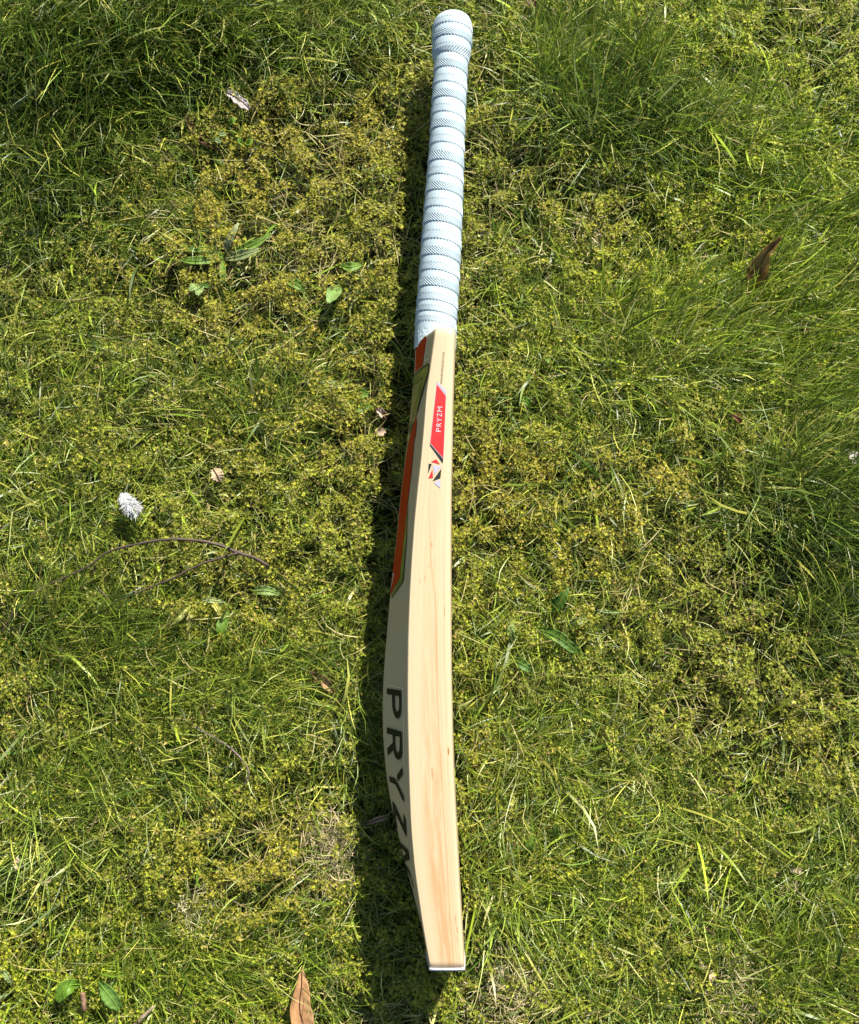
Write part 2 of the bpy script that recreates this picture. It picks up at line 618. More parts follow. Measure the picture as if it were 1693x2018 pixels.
grv = np.clip(grv * 3.0 - 0.22, 0, 1)
fade = np.clip((RIB - ph) / 0.05, 0, 1)
disp = np.where(rib_zone, h_rib - 0.0011 * (1 - grv) * fade * np.clip(ph / 0.03, 0, 1), h_smooth)
disp = np.where(inb, disp, 0.00035)
rough = (fbm(TH * .02 + 3, GY, .0012, 70, 2) - .5)
disp = disp + rough * np.interp(GY, [.308, .322, .326], [.0007, .0007, .00008])
capf = np.clip((.6475 - GY) / .008, 0, 1)
RR = np.maximum(R0 + disp * np.where(GY > .636, capf, 1), 0.0008)
V = np.stack([cx + RR * np.cos(TH), GY, ZC + RR * np.sin(TH)], -1).reshape(-1, 3)
NR = len(gy)
i, j = np.meshgrid(np.arange(NR - 1), np.arange(NA), indexing='ij')
k = (j + 1) % NA
F = np.stack([i * NA + j, (i + 1) * NA + j, (i + 1) * NA + k, i * NA + k], -1).reshape(-1, 4)
tipv = np.array([[float(hdl_c(.649)), .6487, ZC]])
V = np.concatenate([V, tipv])
last = (NR - 1) * NA
grip = np_mesh("grip", V, F, M_RUBBER, None, bat)
bm = bmesh.new()
bm.from_mesh(grip.data)
bm.verts.ensure_lookup_table()
for q in range(NA):
    bm.faces.new((bm.verts[last + q], bm.verts[len(V) - 1], bm.verts[last + (q + 1) % NA]))
bm.faces.ensure_lookup_table()
bmesh.ops.recalc_face_normals(bm, faces=bm.faces)
bm.to_mesh(grip.data)
bm.free()


# ---- printed films on the edge and the back
def ray_back(u, v):
    """where a sight line through the photograph meets the back of the blade: (y, z)"""
    zs = np.linspace(0.1135, 0.058, 700)
    dx = (u - 846.5) / CAM_F
    dy = -(v - 1009) / CAM_F
    t = (zs - CAM_H) / (dy * _s - _c)
    x = dx * t
    y = (dy * _c + _s) * t
    d = x - x_back(y, zs)
    hit = np.nonzero(d > 0)[0]
    kk = hit[0] if len(hit) else int(np.argmax(d))
    return float(y[kk]), float(zs[kk])


def back_pt(y, z, off):
    return Vector((float(x_back(y, z)) - off, y, z + off * 0.3))


def edge_pt(x, y, off):
    return Vector((x, y, ZT + off - 0.0007 * 0.0))


def film(name, loops, mapper, off, mat, parent, seg=0.004):
    """flat print: outline plus holes in surface coordinates, cut into small triangles that follow the surface"""
    bm = bmesh.new()
    flat = [p for lp in loops for p in lp]
    tris = tessellate_polygon([[Vector((p[0], p[1], 0)) for p in lp] for lp in loops])
    vs = [bm.verts.new((p[0], p[1], 0)) for p in flat]
    for t in tris:
        try:
            bm.faces.new([vs[q] for q in t])
        except ValueError:
            pass
    for _ in range(5):
        es = [e for e in bm.edges if e.calc_length() > seg]
        if not es or len(bm.faces) > 4000:
            break
        bmesh.ops.subdivide_edges(bm, edges=es, cuts=1)
        bmesh.ops.triangulate(bm, faces=bm.faces)
    for vv in bm.verts:
        vv.co = mapper(vv.co.x, vv.co.y, off)
    bmesh.ops.recalc_face_normals(bm, faces=bm.faces)
    for f_ in bm.faces:
        f_.normal_update()
    return bm_obj(name, bm, mat, parent)


def back_film(name, loops_px, off, mat, parent):
    return film(name, [[ray_back(*p) for p in lp] for lp in loops_px], back_pt, off, mat, parent)


def edge_film(name, loops_px, off, mat, parent):
    return film(name, [[tuple(at(u, v, ZT)[:2]) for u, v in lp] for lp in loops_px], edge_pt, off, mat, parent, 0.02)


def zb(pts, ox, oy, sc):
    return [(ox + x / sc, oy + y / sc) for x, y in pts]


# upper and lower orange panels, foil wedge coloured green for reflected grass, gold inset, black keylines
spine_px = [(818.9, 686), (818.0, 712), (816.8, 734), (813, 771.6), (807.8, 825), (801.2, 887), (795.5, 932), (791, 970), (780, 1079), (769.6, 1174)]
op = back_film("orange_sticker", [[(820.3, 686.5), (838, 662), (841.2, 666.2), (835.2, 704.3), (833, 721.2), (818.3, 733.8)]], 0.0003, M_ORANGE, bat)
gr = back_film("foil_sticker", [[(817.3, 738.2), (843.4, 716.8), (846.1, 721.2), (845, 732.6), (835.8, 763.2), (826, 798), (821.6, 816.6), (815.6, 835), (809.6, 856), (802.4, 887), (808.4, 826), (813.6, 772)]], 0.0003, M_GRASSFOIL, bat)
back_film("gold_panel", [[(813.6, 761.5), (833, 745.6), (827, 767.5), (817.8, 803.5), (806.5, 852), (805.2, 853), (809, 820), (813, 778)]], 0.00045, M_GOLDFOIL, gr)
back_film("keyline", [[(816.9, 739.0), (843.2, 715.9), (845.4, 716.6), (846.9, 721.0), (845.8, 733), (836.6, 763.6), (826.8, 798.4), (823.4, 812), (822.4, 811.6), (825.4, 797.6), (835.2, 762.9), (844.4, 732.4), (845.2, 721.6), (844.2, 718.0), (843.2, 718.2), (817.0, 740.6)]], 0.0006, M_BLACK, gr)
back_film("keyline", [[(813.4, 761.0), (833.6, 744.0), (833.8, 745.4), (813.2, 762.8)]], 0.0006, M_BLACK, gr)
lo = back_film("orange_sticker", [[(821.2, 821), (821.6, 836), (818.9, 860), (816.7, 870), (810.5, 938), (803.5, 995.4), (798.3, 1047), (790, 1117.8), (788.3, 1137.2), (770.3, 1173.5), (771.8, 1150), (780.6, 1079), (791.8, 970), (796.4, 932), (802.8, 886), (811.4, 850)]], 0.0003, M_ORANGE, bat)
back_film("foil_border", [[(803.9, 997), (804.6, 997), (801.9, 1052), (795.1, 1141), (793.2, 1147.5), (772.3, 1178.0), (771.2, 1175.4), (789.0, 1138), (790.7, 1118.2), (798.9, 1047.2)]], 0.00035, M_GRASSFOIL, lo)
back_film("keyline", [[(801.9, 1052), (795.1, 1141), (793.2, 1147.5), (772.3, 1178.0), (772.9, 1178.8), (793.9, 1148.3), (795.9, 1141.3), (802.5, 1052)]], 0.0005, M_BLACK, lo)
back_film("pale_mark", [[(774.9, 1129.5), (777.0, 1129.5), (777.0, 1132.6), (772.2, 1158), (771.9, 1156.5), (775.6, 1132.4), (774.7, 1132.0)]], 0.0005, M_PALE_FILM, lo)
back_film("film_edge_glint", [[(842.6, 663), (843.6, 663.4), (838.6, 709.6), (846.2, 706.8), (846.6, 708.2), (837.2, 712), (837.4, 709)]], 0.0004, M_PALE_FILM, op)

A = lambda pts: zb(pts, 740, 1340, 9.17)
B = lambda pts: zb(pts, 750, 1540, 9.173)
letters = [
    [A([(215, 150), (470, 190), (470, 500), (462, 610), (440, 680), (410, 705), (370, 670), (335, 590), (315, 480), (310, 270), (215, 255)]),
     A([(350, 280), (435, 290), (440, 480), (432, 540), (405, 580), (375, 555), (355, 490)])],
    [A([(215, 855), (480, 935), (488, 1200), (485, 1330), (465, 1420), (425, 1447), (375, 1410), (345, 1330), (335, 1262), (232, 1365), (225, 1235), (325, 1130), (320, 995), (215, 965)]),
     A([(355, 1010), (450, 1030), (448, 1200), (440, 1290), (415, 1320), (385, 1300), (362, 1210)])],
]
wm = back_film("lettering_film", [[(762.3, 1349.5), (795, 1356), (796.3, 1380), (795.6, 1379), (794.2, 1357), (762.3, 1350.6)]], 0.0003, M_PALE_FILM, bat)  # rim of the clear film, drawn pale for its glint
back_film("film_edge_glint", [[(794.6, 1356), (795.4, 1356), (796.4, 1440), (797.0, 1510), (796.2, 1510), (795.4, 1440)]], 0.0003, M_PALE_FILM, wm)
for lp in letters:
    back_film("letter", lp, 0.0006, M_DARK, wm)
back_film("letter", [A([(490, 1580), (495, 1710), (410, 1840), (400, 1720)])], 0.0006, M_DARK, wm)
back_film("letter", [[(768.4, 1529.7), (778.7, 1533.6), (782.7, 1541), (796.3, 1570.5), (796.9, 1582.5), (781, 1547), (778.5, 1545), (768.9, 1540.6)]], 0.0006, M_DARK, wm)
back_film("letter", [B([(222, 352), (265, 420), (432, 825), (418, 578), (455, 690), (480, 1015), (440, 930), (268, 560), (312, 868), (294, 835), (238, 520)])], 0.0006, M_DARK, wm)
back_film("letter", [B([(355, 1092), (502, 1240), (528, 1418), (446, 1450), (418, 1362), (470, 1305), (380, 1180)])], 0.0006, M_DARK, wm)
back_film("letter", [B([(462, 1480), (520, 1600), (600, 1880), (608, 1970), (566, 1790), (505, 1620)])], 0.0006, M_DARK, wm)

D = lambda pts: zb(pts, 820, 660, 6.31)
es = edge_film("edge_sticker", [D([(258, 612), (372, 760), (340, 1535), (177, 1345)])], 0.00035, M_RED, bat)
edge_film("white_border", [D([(253, 604), (262, 603), (377, 752), (343, 1548), (172, 1350)])], 0.0002, M_WHITE, es)
edge_film("silver_band", [D([(250, 568), (376, 690), (374, 740), (260, 596)])], 0.0003, M_SILVER, es)
edge_film("black_band", [D([(172, 1350), (337, 1552), (332, 1596), (176, 1376)])], 0.0004, M_BLACK, es)
for nm, pts, mt in (("red_facet", [(187, 1578), (250, 1547), (297, 1610)], M_RED), ("black_facet", [(158, 1600), (197, 1605), (150, 1730)], M_BLACK),
                    ("red_facet", [(205, 1672), (212, 1780), (152, 1782)], M_RED), ("silver_facet", [(207, 1625), (315, 1630), (235, 1738)], M_SILVER),
                    ("black_facet", [(316, 1660), (303, 1780), (202, 1822)], M_BLACK), ("silver_facet", [(218, 1835), (305, 1805), (300, 1905)], M_SILVER)):
    edge_film(nm, [D(pts)], 0.0003, mt, es)


def text_mesh(body, name, p0, p1, height, mat, parent, off, bold=0.0):
    """lettering laid flat on the top edge, running from p0 to p1"""
    cu = bpy.data.curves.new("print", 'FONT')
    cu.body = body
    cu.size = 1
    cu.offset = bold
    to = bpy.data.objects.new("print", cu)
    COL.objects.link(to)
    dg = bpy.context.evaluated_depsgraph_get()
    me = bpy.data.meshes.new_from_object(to.evaluated_get(dg))
    bpy.data.objects.remove(to)
    bpy.data.curves.remove(cu)
    co = np.array([v.co[:] for v in me.vertices])
    x0, x1 = co[:, 0].min(), co[:, 0].max()
    d = np.array(p1) - np.array(p0)
    nrm = np.array([-d[1], d[0]]) / np.linalg.norm(d)
    yy = co[:, 1] / 0.70
    P = np.array(p0) + np.outer((co[:, 0] - x0) / (x1 - x0), d) + np.outer(yy * height, nrm)
    for v, q in zip(me.vertices, P):
        v.co = (q[0], q[1], ZT + off)
    me.name = name
    me.materials.clear()
    me.materials.append(mat)
    o = bpy.data.objects.new(name, me)
    COL.objects.link(o)
    o.parent = parent
    return o


b0, b1 = at(868.6, 851.5, ZT)[:2], at(871.8, 802, ZT)[:2]
for ch, f0, f1 in (("P", 0.0, .15), ("R", .205, .36), ("Y", .39, .56), ("Z", .60, .745), ("M", .80, 1.0)):
    text_mesh(ch, "letter", b0 + (b1 - b0) * f0, b0 + (b1 - b0) * f1, 0.0043, M_WHITE, es, 0.0006, 0.0)
u = text_mesh("WWW.PRYZMCRICKET.CO.UK", "web_address", at(871.8, 757, ZT)[:2], at(876.6, 693, ZT)[:2], 0.0019, M_INK, es, 0.0003, 0.0)
u["kind"] = "stuff"

# ------------------------------------------------------------------ lawn: patch maps read off the photograph
GRASSY = [(250, 60, 330, 110, 1.0), (120, 260, 190, 190, .7), (620, 50, 150, 60, .35), (1110, 120, 150, 90, .7), (1200, 220, 140, 90, 1.0), (1380, 60, 200, 90, .3), (1500, 350, 230, 130, .5),
          (1350, 640, 260, 90, .9), (1620, 540, 110, 130, .9), (1600, 760, 150, 120, .9), (1250, 760, 200, 80, .5), (1600, 1010, 140, 100, 1.0), (1650, 1210, 90, 100, .9), (1160, 960, 110, 70, .5),
          (100, 780, 160, 140, .55), (450, 800, 200, 90, .5), (90, 1000, 150, 90, .6), (150, 1250, 190, 120, .9), (470, 1350, 200, 80, .7), (220, 1500, 230, 90, .6), (80, 1660, 120, 90, .8),
          (380, 1890, 260, 90, .6), (1120, 1480, 150, 120, .5), (1360, 1680, 200, 120, .8), (1050, 1800, 150, 70, .8), (1650, 1720, 100, 90, .8), (1220, 1960, 150, 60, .6), (1590, 1920, 140, 100, .9),
          (950, 1640, 60, 140, .5), (1010, 1260, 130, 90, .45), (730, 60, 90, 60, .3), (700, 1500, 80, 200, .35)]
DARKG_SHADE = [(250, 80, 330, 120, .9), (100, 260, 180, 160, .6), (1210, 230, 150, 90, 1.0), (1600, 1010, 150, 110, 1.0), (1120, 60, 90, 60, .3), (150, 1230, 160, 110, .35), (1650, 1200, 90, 80, .5), (90, 400, 120, 140, .4)]  # deep green tufts, with the shade among their blades also put into the colour
LIME = [(1500, 330, 260, 180, 1.0), (1350, 60, 280, 120, .7), (1320, 620, 260, 120, .7), (1600, 700, 160, 140, .7), (1100, 130, 130, 90, .6), (1600, 1900, 200, 130, .6), (1050, 1800, 180, 90, .5), (60, 1900, 160, 120, .6), (450, 1950, 250, 90, .6), (1360, 1680, 200, 120, .3)]
AMBER = [(620, 250, 200, 190, .8), (330, 430, 170, 120, .8), (560, 620, 160, 100, .8), (1350, 920, 180, 100, .9), (1180, 1080, 150, 110, .8), (1000, 950, 90, 100, .7), (1150, 480, 140, 120, .7), (30, 1880, 110, 70, .9), (450, 1700, 140, 90, .6), (650, 880, 120, 90, .7), (480, 1210, 110, 90, .5), (600, 1780, 120, 120, .5)]
FLOW = [(260, 90, 330, 130, -38, 2.2), (120, 300, 160, 120, -10, .8), (1480, 520, 260, 200, 32, 1.6), (1620, 800, 140, 150, 18, 1.6), (1600, 1060, 130, 90, -20, .8), (1650, 1230, 100, 110, 35, 1.5), (1350, 650, 220, 90, 35, 1.2),
        (130, 1260, 190, 130, 22, 1.4), (450, 1360, 200, 90, 15, 1.0), (230, 1500, 220, 90, 10, .9), (100, 800, 170, 150, 20, .6), (400, 1900, 260, 100, 15, 1.2), (1600, 1900, 150, 120, 48, 1.2), (1050, 1800, 160, 80, -20, 1.0), (480, 830, 180, 100, 45, .8), (1110, 100, 130, 90, 60, .8)]


def field(spec, x, y):
    u, v = px_of(x, y)
    r = np.zeros_like(u)
    for (a, b, ra, rb, k) in spec:
        r = r + k * np.exp(-0.5 * (((u - a) / ra) ** 2 + ((v - b) / rb) ** 2) * 1.6)
    return r


def flow(x, y):
    u, v = px_of(x, y)
    fx = np.zeros_like(u)
    fy = np.zeros_like(u)
    for (a, b, ra, rb, ang, k) in FLOW:
        wgt = k * np.exp(-0.5 * (((u - a) / ra) ** 2 + ((v - b) / rb) ** 2) * 1.6)
        fx += wgt * math.cos(math.radians(ang))
        fy += wgt * math.sin(math.radians(ang))
    return fx, fy


def grassness(x, y):
    return np.clip(0.30 + field(GRASSY, x, y) + 0.7 * (fbm(x, y, .09, 20) - .5), 0.05, 1.15)


def ground_h(x, y):
    h = 0.020 * (fbm(x, y, .11, 40, 2) - .5) + 0.012 * (fbm(x, y, .035, 44, 2) - .5)
    d = np.abs(x - (XL(np.clip(y, -.23, .31)) + 0.010)) - 0.028
    near = np.clip(1 - d / 0.035, 0, 1) * np.clip((y + .29) / .04, 0, 1) * np.clip((.38 - y) / .05, 0, 1)
    near = np.clip(near, 0, 1)
    return h * (1 - near) + near * np.minimum(h * 0.3, 0.0) - 0.002


X0, X1, Y0, Y1 = -.475, .475, -.345, .745                        # what the frame shows, with a margin
# ground: fine sheet under the frame, running out flat to the horizon
gx = np.concatenate([[-30, -8, -3, -1.6], np.arange(-1.1, -.56, .04), np.arange(-.52, .52, .0075), np.arange(.56, 1.1, .04), [1.6, 3, 8, 30]])
gyy = np.concatenate([[-30, -8, -3, -1.6], np.arange(-1.1, -.44, .04), np.arange(-.40, .80, .0075), np.arange(.84, 1.5, .04), [2, 4, 9, 30]])
GX, GYY = np.meshgrid(gx, gyy, indexing='ij')
GZ = ground_h(GX, GYY)
V = np.stack([GX, GYY, GZ], -1).reshape(-1, 3)
nx, ny = GX.shape
i, j = np.meshgrid(np.arange(nx - 1), np.arange(ny - 1), indexing='ij')
F = np.stack([i * ny + j, (i + 1) * ny + j, (i + 1) * ny + j + 1, i * ny + j + 1], -1).reshape(-1, 4)
g = np_mesh("ground", V, F, soil_mat())
g["kind"] = "structure"


def cmix(a, b, t):
    t = np.asarray(t)[:, None]
    return np.array(a) * (1 - t) + np.array(b) * t


# ---- moss: star-tipped shoots
def moss_stars(n, bx, nleaf, smin, smax, dens=True):
    x = rng.uniform(bx[0], bx[1], n)
    y = rng.uniform(bx[2], bx[3], n)
    if not dens:
        keep = ~((x > X0) & (x < X1) & (y > Y0) & (y < Y1))
        x, y = x[keep], y[keep]
    gness = grassness(x, y)
    clump = fbm(x, y, .014, 60, 2)
    keep = rng.random(len(x)) < np.clip(1.10 - 0.80 * gness - .5 * np.clip(field(DARKG_SHADE, x, y), 0, 1), .06, 1) * np.clip((clump - .36) * 4.2, .05, 1)
    x, y, clump = x[keep], y[keep], clump[keep]
    n = len(x)
    z = ground_h(x, y) + .002 + 0.046 * np.clip(clump - .28, 0, 1) + rng.uniform(0, .010, n)
    r = rng.uniform(smin, smax, n)
    # tilted frame
    tl = rng.normal(0, .45, (n, 2))
    N = np.stack([tl[:, 0], tl[:, 1], np.ones(n)], -1)
    N /= np.linalg.norm(N, axis=1)[:, None]
    a0 = rng.uniform(0, 2 * math.pi, n)
    T = np.stack([np.cos(a0), np.sin(a0), np.zeros(n)], -1)
    T -= N * (T * N).sum(1)[:, None]
    T /= np.linalg.norm(T, axis=1)[:, None]
    Bn = np.cross(N, T)
    P = np.stack([x, y, z], -1)
    ok = ~inside_bat(P, .003)
    P, N, T, Bn, r, x, y = P[ok], N[ok], T[ok], Bn[ok], r[ok], x[ok], y[ok]
    n = len(P)
    ang = (np.arange(nleaf) / nleaf * 2 * math.pi)[None, :] + rng.normal(0, .25, (n, nleaf))
    rad = r[:, None] * rng.uniform(.65, 1.15, (n, nleaf))
    drop = rng.normal(.15, .35, (n, nleaf))
    lift = rng.uniform(.15, .55, (n, nleaf))
    D1 = T[:, None, :] * np.cos(ang)[..., None] + Bn[:, None, :] * np.sin(ang)[..., None]
    S1 = -T[:, None, :] * np.sin(ang)[..., None] + Bn[:, None, :] * np.cos(ang)[..., None]
    N1 = N[:, None, :]
    C = P[:, None, :]
    wd = rad * rng.uniform(.16, .28, (n, nleaf))
    b0_ = C - S1 * (wd * .9)[..., None] + D1 * (rad * .12)[..., None]
    b1_ = C + S1 * (wd * .9)[..., None] + D1 * (rad * .12)[..., None]
    tp = C + D1 * rad[..., None] + N1 * (rad * (lift + drop * .5))[..., None]
    V = np.stack([b0_, b1_, tp], 2).reshape(-1, 3)
    k = 3
    F = np.arange(n * nleaf * 3).reshape(-1, 3)
    am = np.clip(field(AMBER, x, y) * .8 + .8 * (fbm(x, y, .05, 80) - .5), 0, 1)
    li = np.clip(field(LIME, x, y) + .5 * (fbm(x, y, .06, 90) - .5), 0, 1)
    dk = np.clip(field(DARKG_SHADE, x, y), 0, 1)
    c = cmix((.175, .195, .020), (.265, .215, .024), am)
    c = c * (1 - .8 * li[:, None]) + np.array((.270, .325, .016)) * .8 * li[:, None]
    c = c * (1 - .6 * dk[:, None]) + np.array((.07, .12, .018)) * .6 * dk[:, None]  # moss colour darkened for the shade in the dark tufts
    br = 1.32 * np.exp(rng.normal(0, .42, n))
    tan = rng.random(n) < .07
    c = c * br[:, None]
    c[tan] = np.array((0.32, 0.224, 0.088)) * br[tan][:, None]
    pale = rng.random(n) < .12
    c[pale] = c[pale] * .5 + np.array((0.4, 0.368, 0.104)) * .6
    c = np.clip(c * np.array((1, 1, .75)), .005, .6)
    cc = np.repeat(c, nleaf * k, axis=0)
    return V, F, cc


Va, Fa, Ca = moss_stars(440000, (X0, X1, Y0, Y1), 6, .0010, .0026)
Vb, Fb, Cb = moss_stars(50000, (-1.0, 1.0, -.9, 1.35), 5, .003, .0055, False)
moss = np_mesh("moss", np.concatenate([Va, Vb]), np.concatenate([Fa, Fb + len(Va)]), M_MOSS, np.concatenate([Ca, Cb]))
moss["kind"] = "stuff"


# ---- grass and straw blades
def ribbons(P, az, length, e0, e1, width, K, curl, roll, tipfrac=1.0):
    """arching ribbons: base points, azimuth, start and end elevation; returns (n, K+1, 2, 3) verts"""
    n = len(P)
    pts = [P]
    dirs = []
    cur = P.copy()
    for s in range(K):
        t = (s + .5) / K
        el = e0 + (e1 - e0) * t ** 0.8
        a = az + curl * t * t
        d = np.stack([np.cos(el) * np.cos(a), np.cos(el) * np.sin(a), np.sin(el)], -1)
        cur = cur + d * (length / K)[:, None]
        pts.append(cur)
        dirs.append(d)
    pts = np.stack(pts, 1)
    d = np.stack(dirs + [dirs[-1]], 1)
    up = np.array([0, 0, 1.0])
    side = np.cross(d, up)
    side /= np.maximum(np.linalg.norm(side, axis=2), 1e-6)[..., None]
    nrm = np.cross(side, d)
    rl = roll[:, None] * np.linspace(.6, 1.2, K + 1)[None, :]
    side = side * np.cos(rl)[..., None] + nrm * np.sin(rl)[..., None]
    tt = np.linspace(0, 1, K + 1)
    prof = np.where(tt < .55, .75 + .25 * np.sin(tt / .55 * math.pi / 2), np.cos((tt - .55) / .45 * math.pi / 2) ** .8 * 1.0)
    prof = np.maximum(prof, .04)
    wv = width[:, None] * prof[None, :] * .5
    return pts, np.stack([pts - side * wv[..., None], pts + side * wv[..., None]], 2)


def ribbon_mesh(RV, K):
    n = RV.shape[0]
    V = RV.reshape(-1, 3)
    b = (np.arange(n) * (K + 1) * 2)[:, None, None]
    s = (np.arange(K) * 2)[None, :, None]
    q = np.array([0, 1, 3, 2])[None, None, :]
    return V, (b + s + q).reshape(-1, 4)


def grass_batch(n, bx, K, outer=False, mode="grass"):
    # clumps first, blades scattered round them
    nc = max(1, n // 14)
    cxx = rng.uniform(bx[0], bx[1], nc * 3)
    cyy = rng.uniform(bx[2], bx[3], nc * 3)
    gn = grassness(cxx, cyy)
    keep = rng.random(len(cxx)) < (gn * .85 if mode == "grass" else .5)
    cxx, cyy = cxx[keep], cyy[keep]
    pick = rng.integers(0, len(cxx), n)
    sd = np.where(rng.random(n) < .5, .006, .025)
    x = cxx[pick] + rng.normal(0, 1, n) * sd
    y = cyy[pick] + rng.normal(0, 1, n) * sd
    if outer:
        k_ = ~((x > X0 - .02) & (x < X1 + .02) & (y > Y0 - .02) & (y < Y1 + .02))
        x, y, pick = x[k_], y[k_], pick[k_]
        n = len(x)
    gn = grassness(x, y)
    fx, fy = flow(x, y)
    ca = rng.uniform(0, 2 * math.pi, len(cxx))[pick]
    fx = fx + .75 * np.cos(ca)
    fy = fy + .75 * np.sin(ca)
    out = np.arctan2(y - cyy[pick], x - cxx[pick])
    fx = fx + .4 * np.cos(out)
    fy = fy + .4 * np.sin(out)
    az = np.arctan2(fy, fx) + rng.normal(0, .42, n)
    P = np.stack([x, y, ground_h(x, y) + .002 + rng.uniform(0, .006, n)], -1)
    if mode == "grass":
        L = rng.uniform(.016, .036, n) * (0.65 + .9 * gn) * np.exp(rng.normal(0, .22, n))
        e0 = np.radians(rng.uniform(25, 78, n))
        e1 = np.radians(rng.normal(4, 28, n))
        dkz = np.clip(field(DARKG_SHADE, x, y), 0, 1)
        e0 = np.minimum(e0 + np.radians(24) * dkz, math.radians(86))
        e1 = e1 + np.radians(30) * dkz
        L = L * (1 + .35 * dkz)
        wd = rng.uniform(.0005, .0012, n)
        broad = rng.random(n) < .03
        wd = np.where(broad, rng.uniform(.0018, .0028, n), wd)
        L = np.where(broad, L * 1.15, L)
        curl = rng.normal(0, .5, n)
        roll = rng.normal(0, .5, n)
    else:
        L = rng.uniform(.014, .050, n)
        e0 = np.radians(rng.uniform(5, 50, n))
        e1 = np.radians(rng.normal(-5, 18, n))
        wd = rng.uniform(.0005, .0010, n)
        curl = rng.normal(0, .8, n)
        roll = rng.normal(0, .7, n)
        P[:, 2] += rng.uniform(.003, .012, n)
        az = rng.uniform(0, 2 * math.pi, n)
    pts, RV = ribbons(P, az, L, e0, e1, wd, K, curl, roll)
    # keep blades above the soil
    gz = ground_h(pts[..., 0], pts[..., 1]) + .003
    lift = np.maximum(gz - pts[..., 2], 0)
    RV[..., 2] += lift[..., None]
    ok = ~inside_bat(RV[:, :, 0, :], .0012).any(1)
    RV, x, y, gn = RV[ok], x[ok], y[ok], gn[ok]
    n = len(x)
    if mode == "grass":
        dk = np.clip(field(DARKG_SHADE, x, y), 0, 1)
        li = np.clip(field(LIME, x, y) + .3 * (rng.random(n) - .5), 0, 1)
        t = np.clip(rng.beta(.9, 1.1, n), 0, 1)
        c = cmix((.050, .100, .012), (.270, .330, .040), t)
        c = c * (1 - .75 * li[:, None]) + cmix((.085, .160, .012), (.330, .425, .022), t) * .75 * li[:, None]
        c = c * (1 - .8 * dk[:, None]) + cmix((.012, .042, .008), (.110, .195, .022), t) * .8 * dk[:, None]  # deeper green, lowered further to carry the shade inside the tufts
        p = rng.random(n)
        yel = p < .11
        c[yel] = np.array((0.368, 0.36, 0.08))
        pal = (p > .13) & (p < .18)
        c[pal] = np.array((0.384, 0.4, 0.176))
        c *= np.exp(rng.normal(0, .34, n))[:, None]
    else:
        t = rng.random(n)
        c = cmix((0.288, 0.232, 0.088), (0.496, 0.44, 0.224), t)
        c[t < .12] = np.array((0.128, 0.08, 0.036))
    V, F = ribbon_mesh(RV, K)
    # paler towards the base of a blade, as grass sheaths are
    return V, F, np.clip(np.repeat(c * np.array((1, 1, .8)), (K + 1) * 2, axis=0), .004, .7)


G1 = grass_batch(118000, (X0, X1, Y0, Y1), 4)
G2 = grass_batch(26000, (-1.0, 1.0, -.9, 1.35), 3, True)
grass = np_mesh("grass", np.concatenate([G1[0], G2[0]]), np.concatenate([G1[1], G2[1] + len(G1[0])]), M_GRASS, np.concatenate([G1[2], G2[2]]))
grass["kind"] = "stuff"
S1_ = grass_batch(7000, (X0, X1, Y0, Y1), 5, mode="straw")
straw = np_mesh("dry_thatch", *S1_[:2], M_STRAW, S1_[2])
straw["kind"] = "stuff"


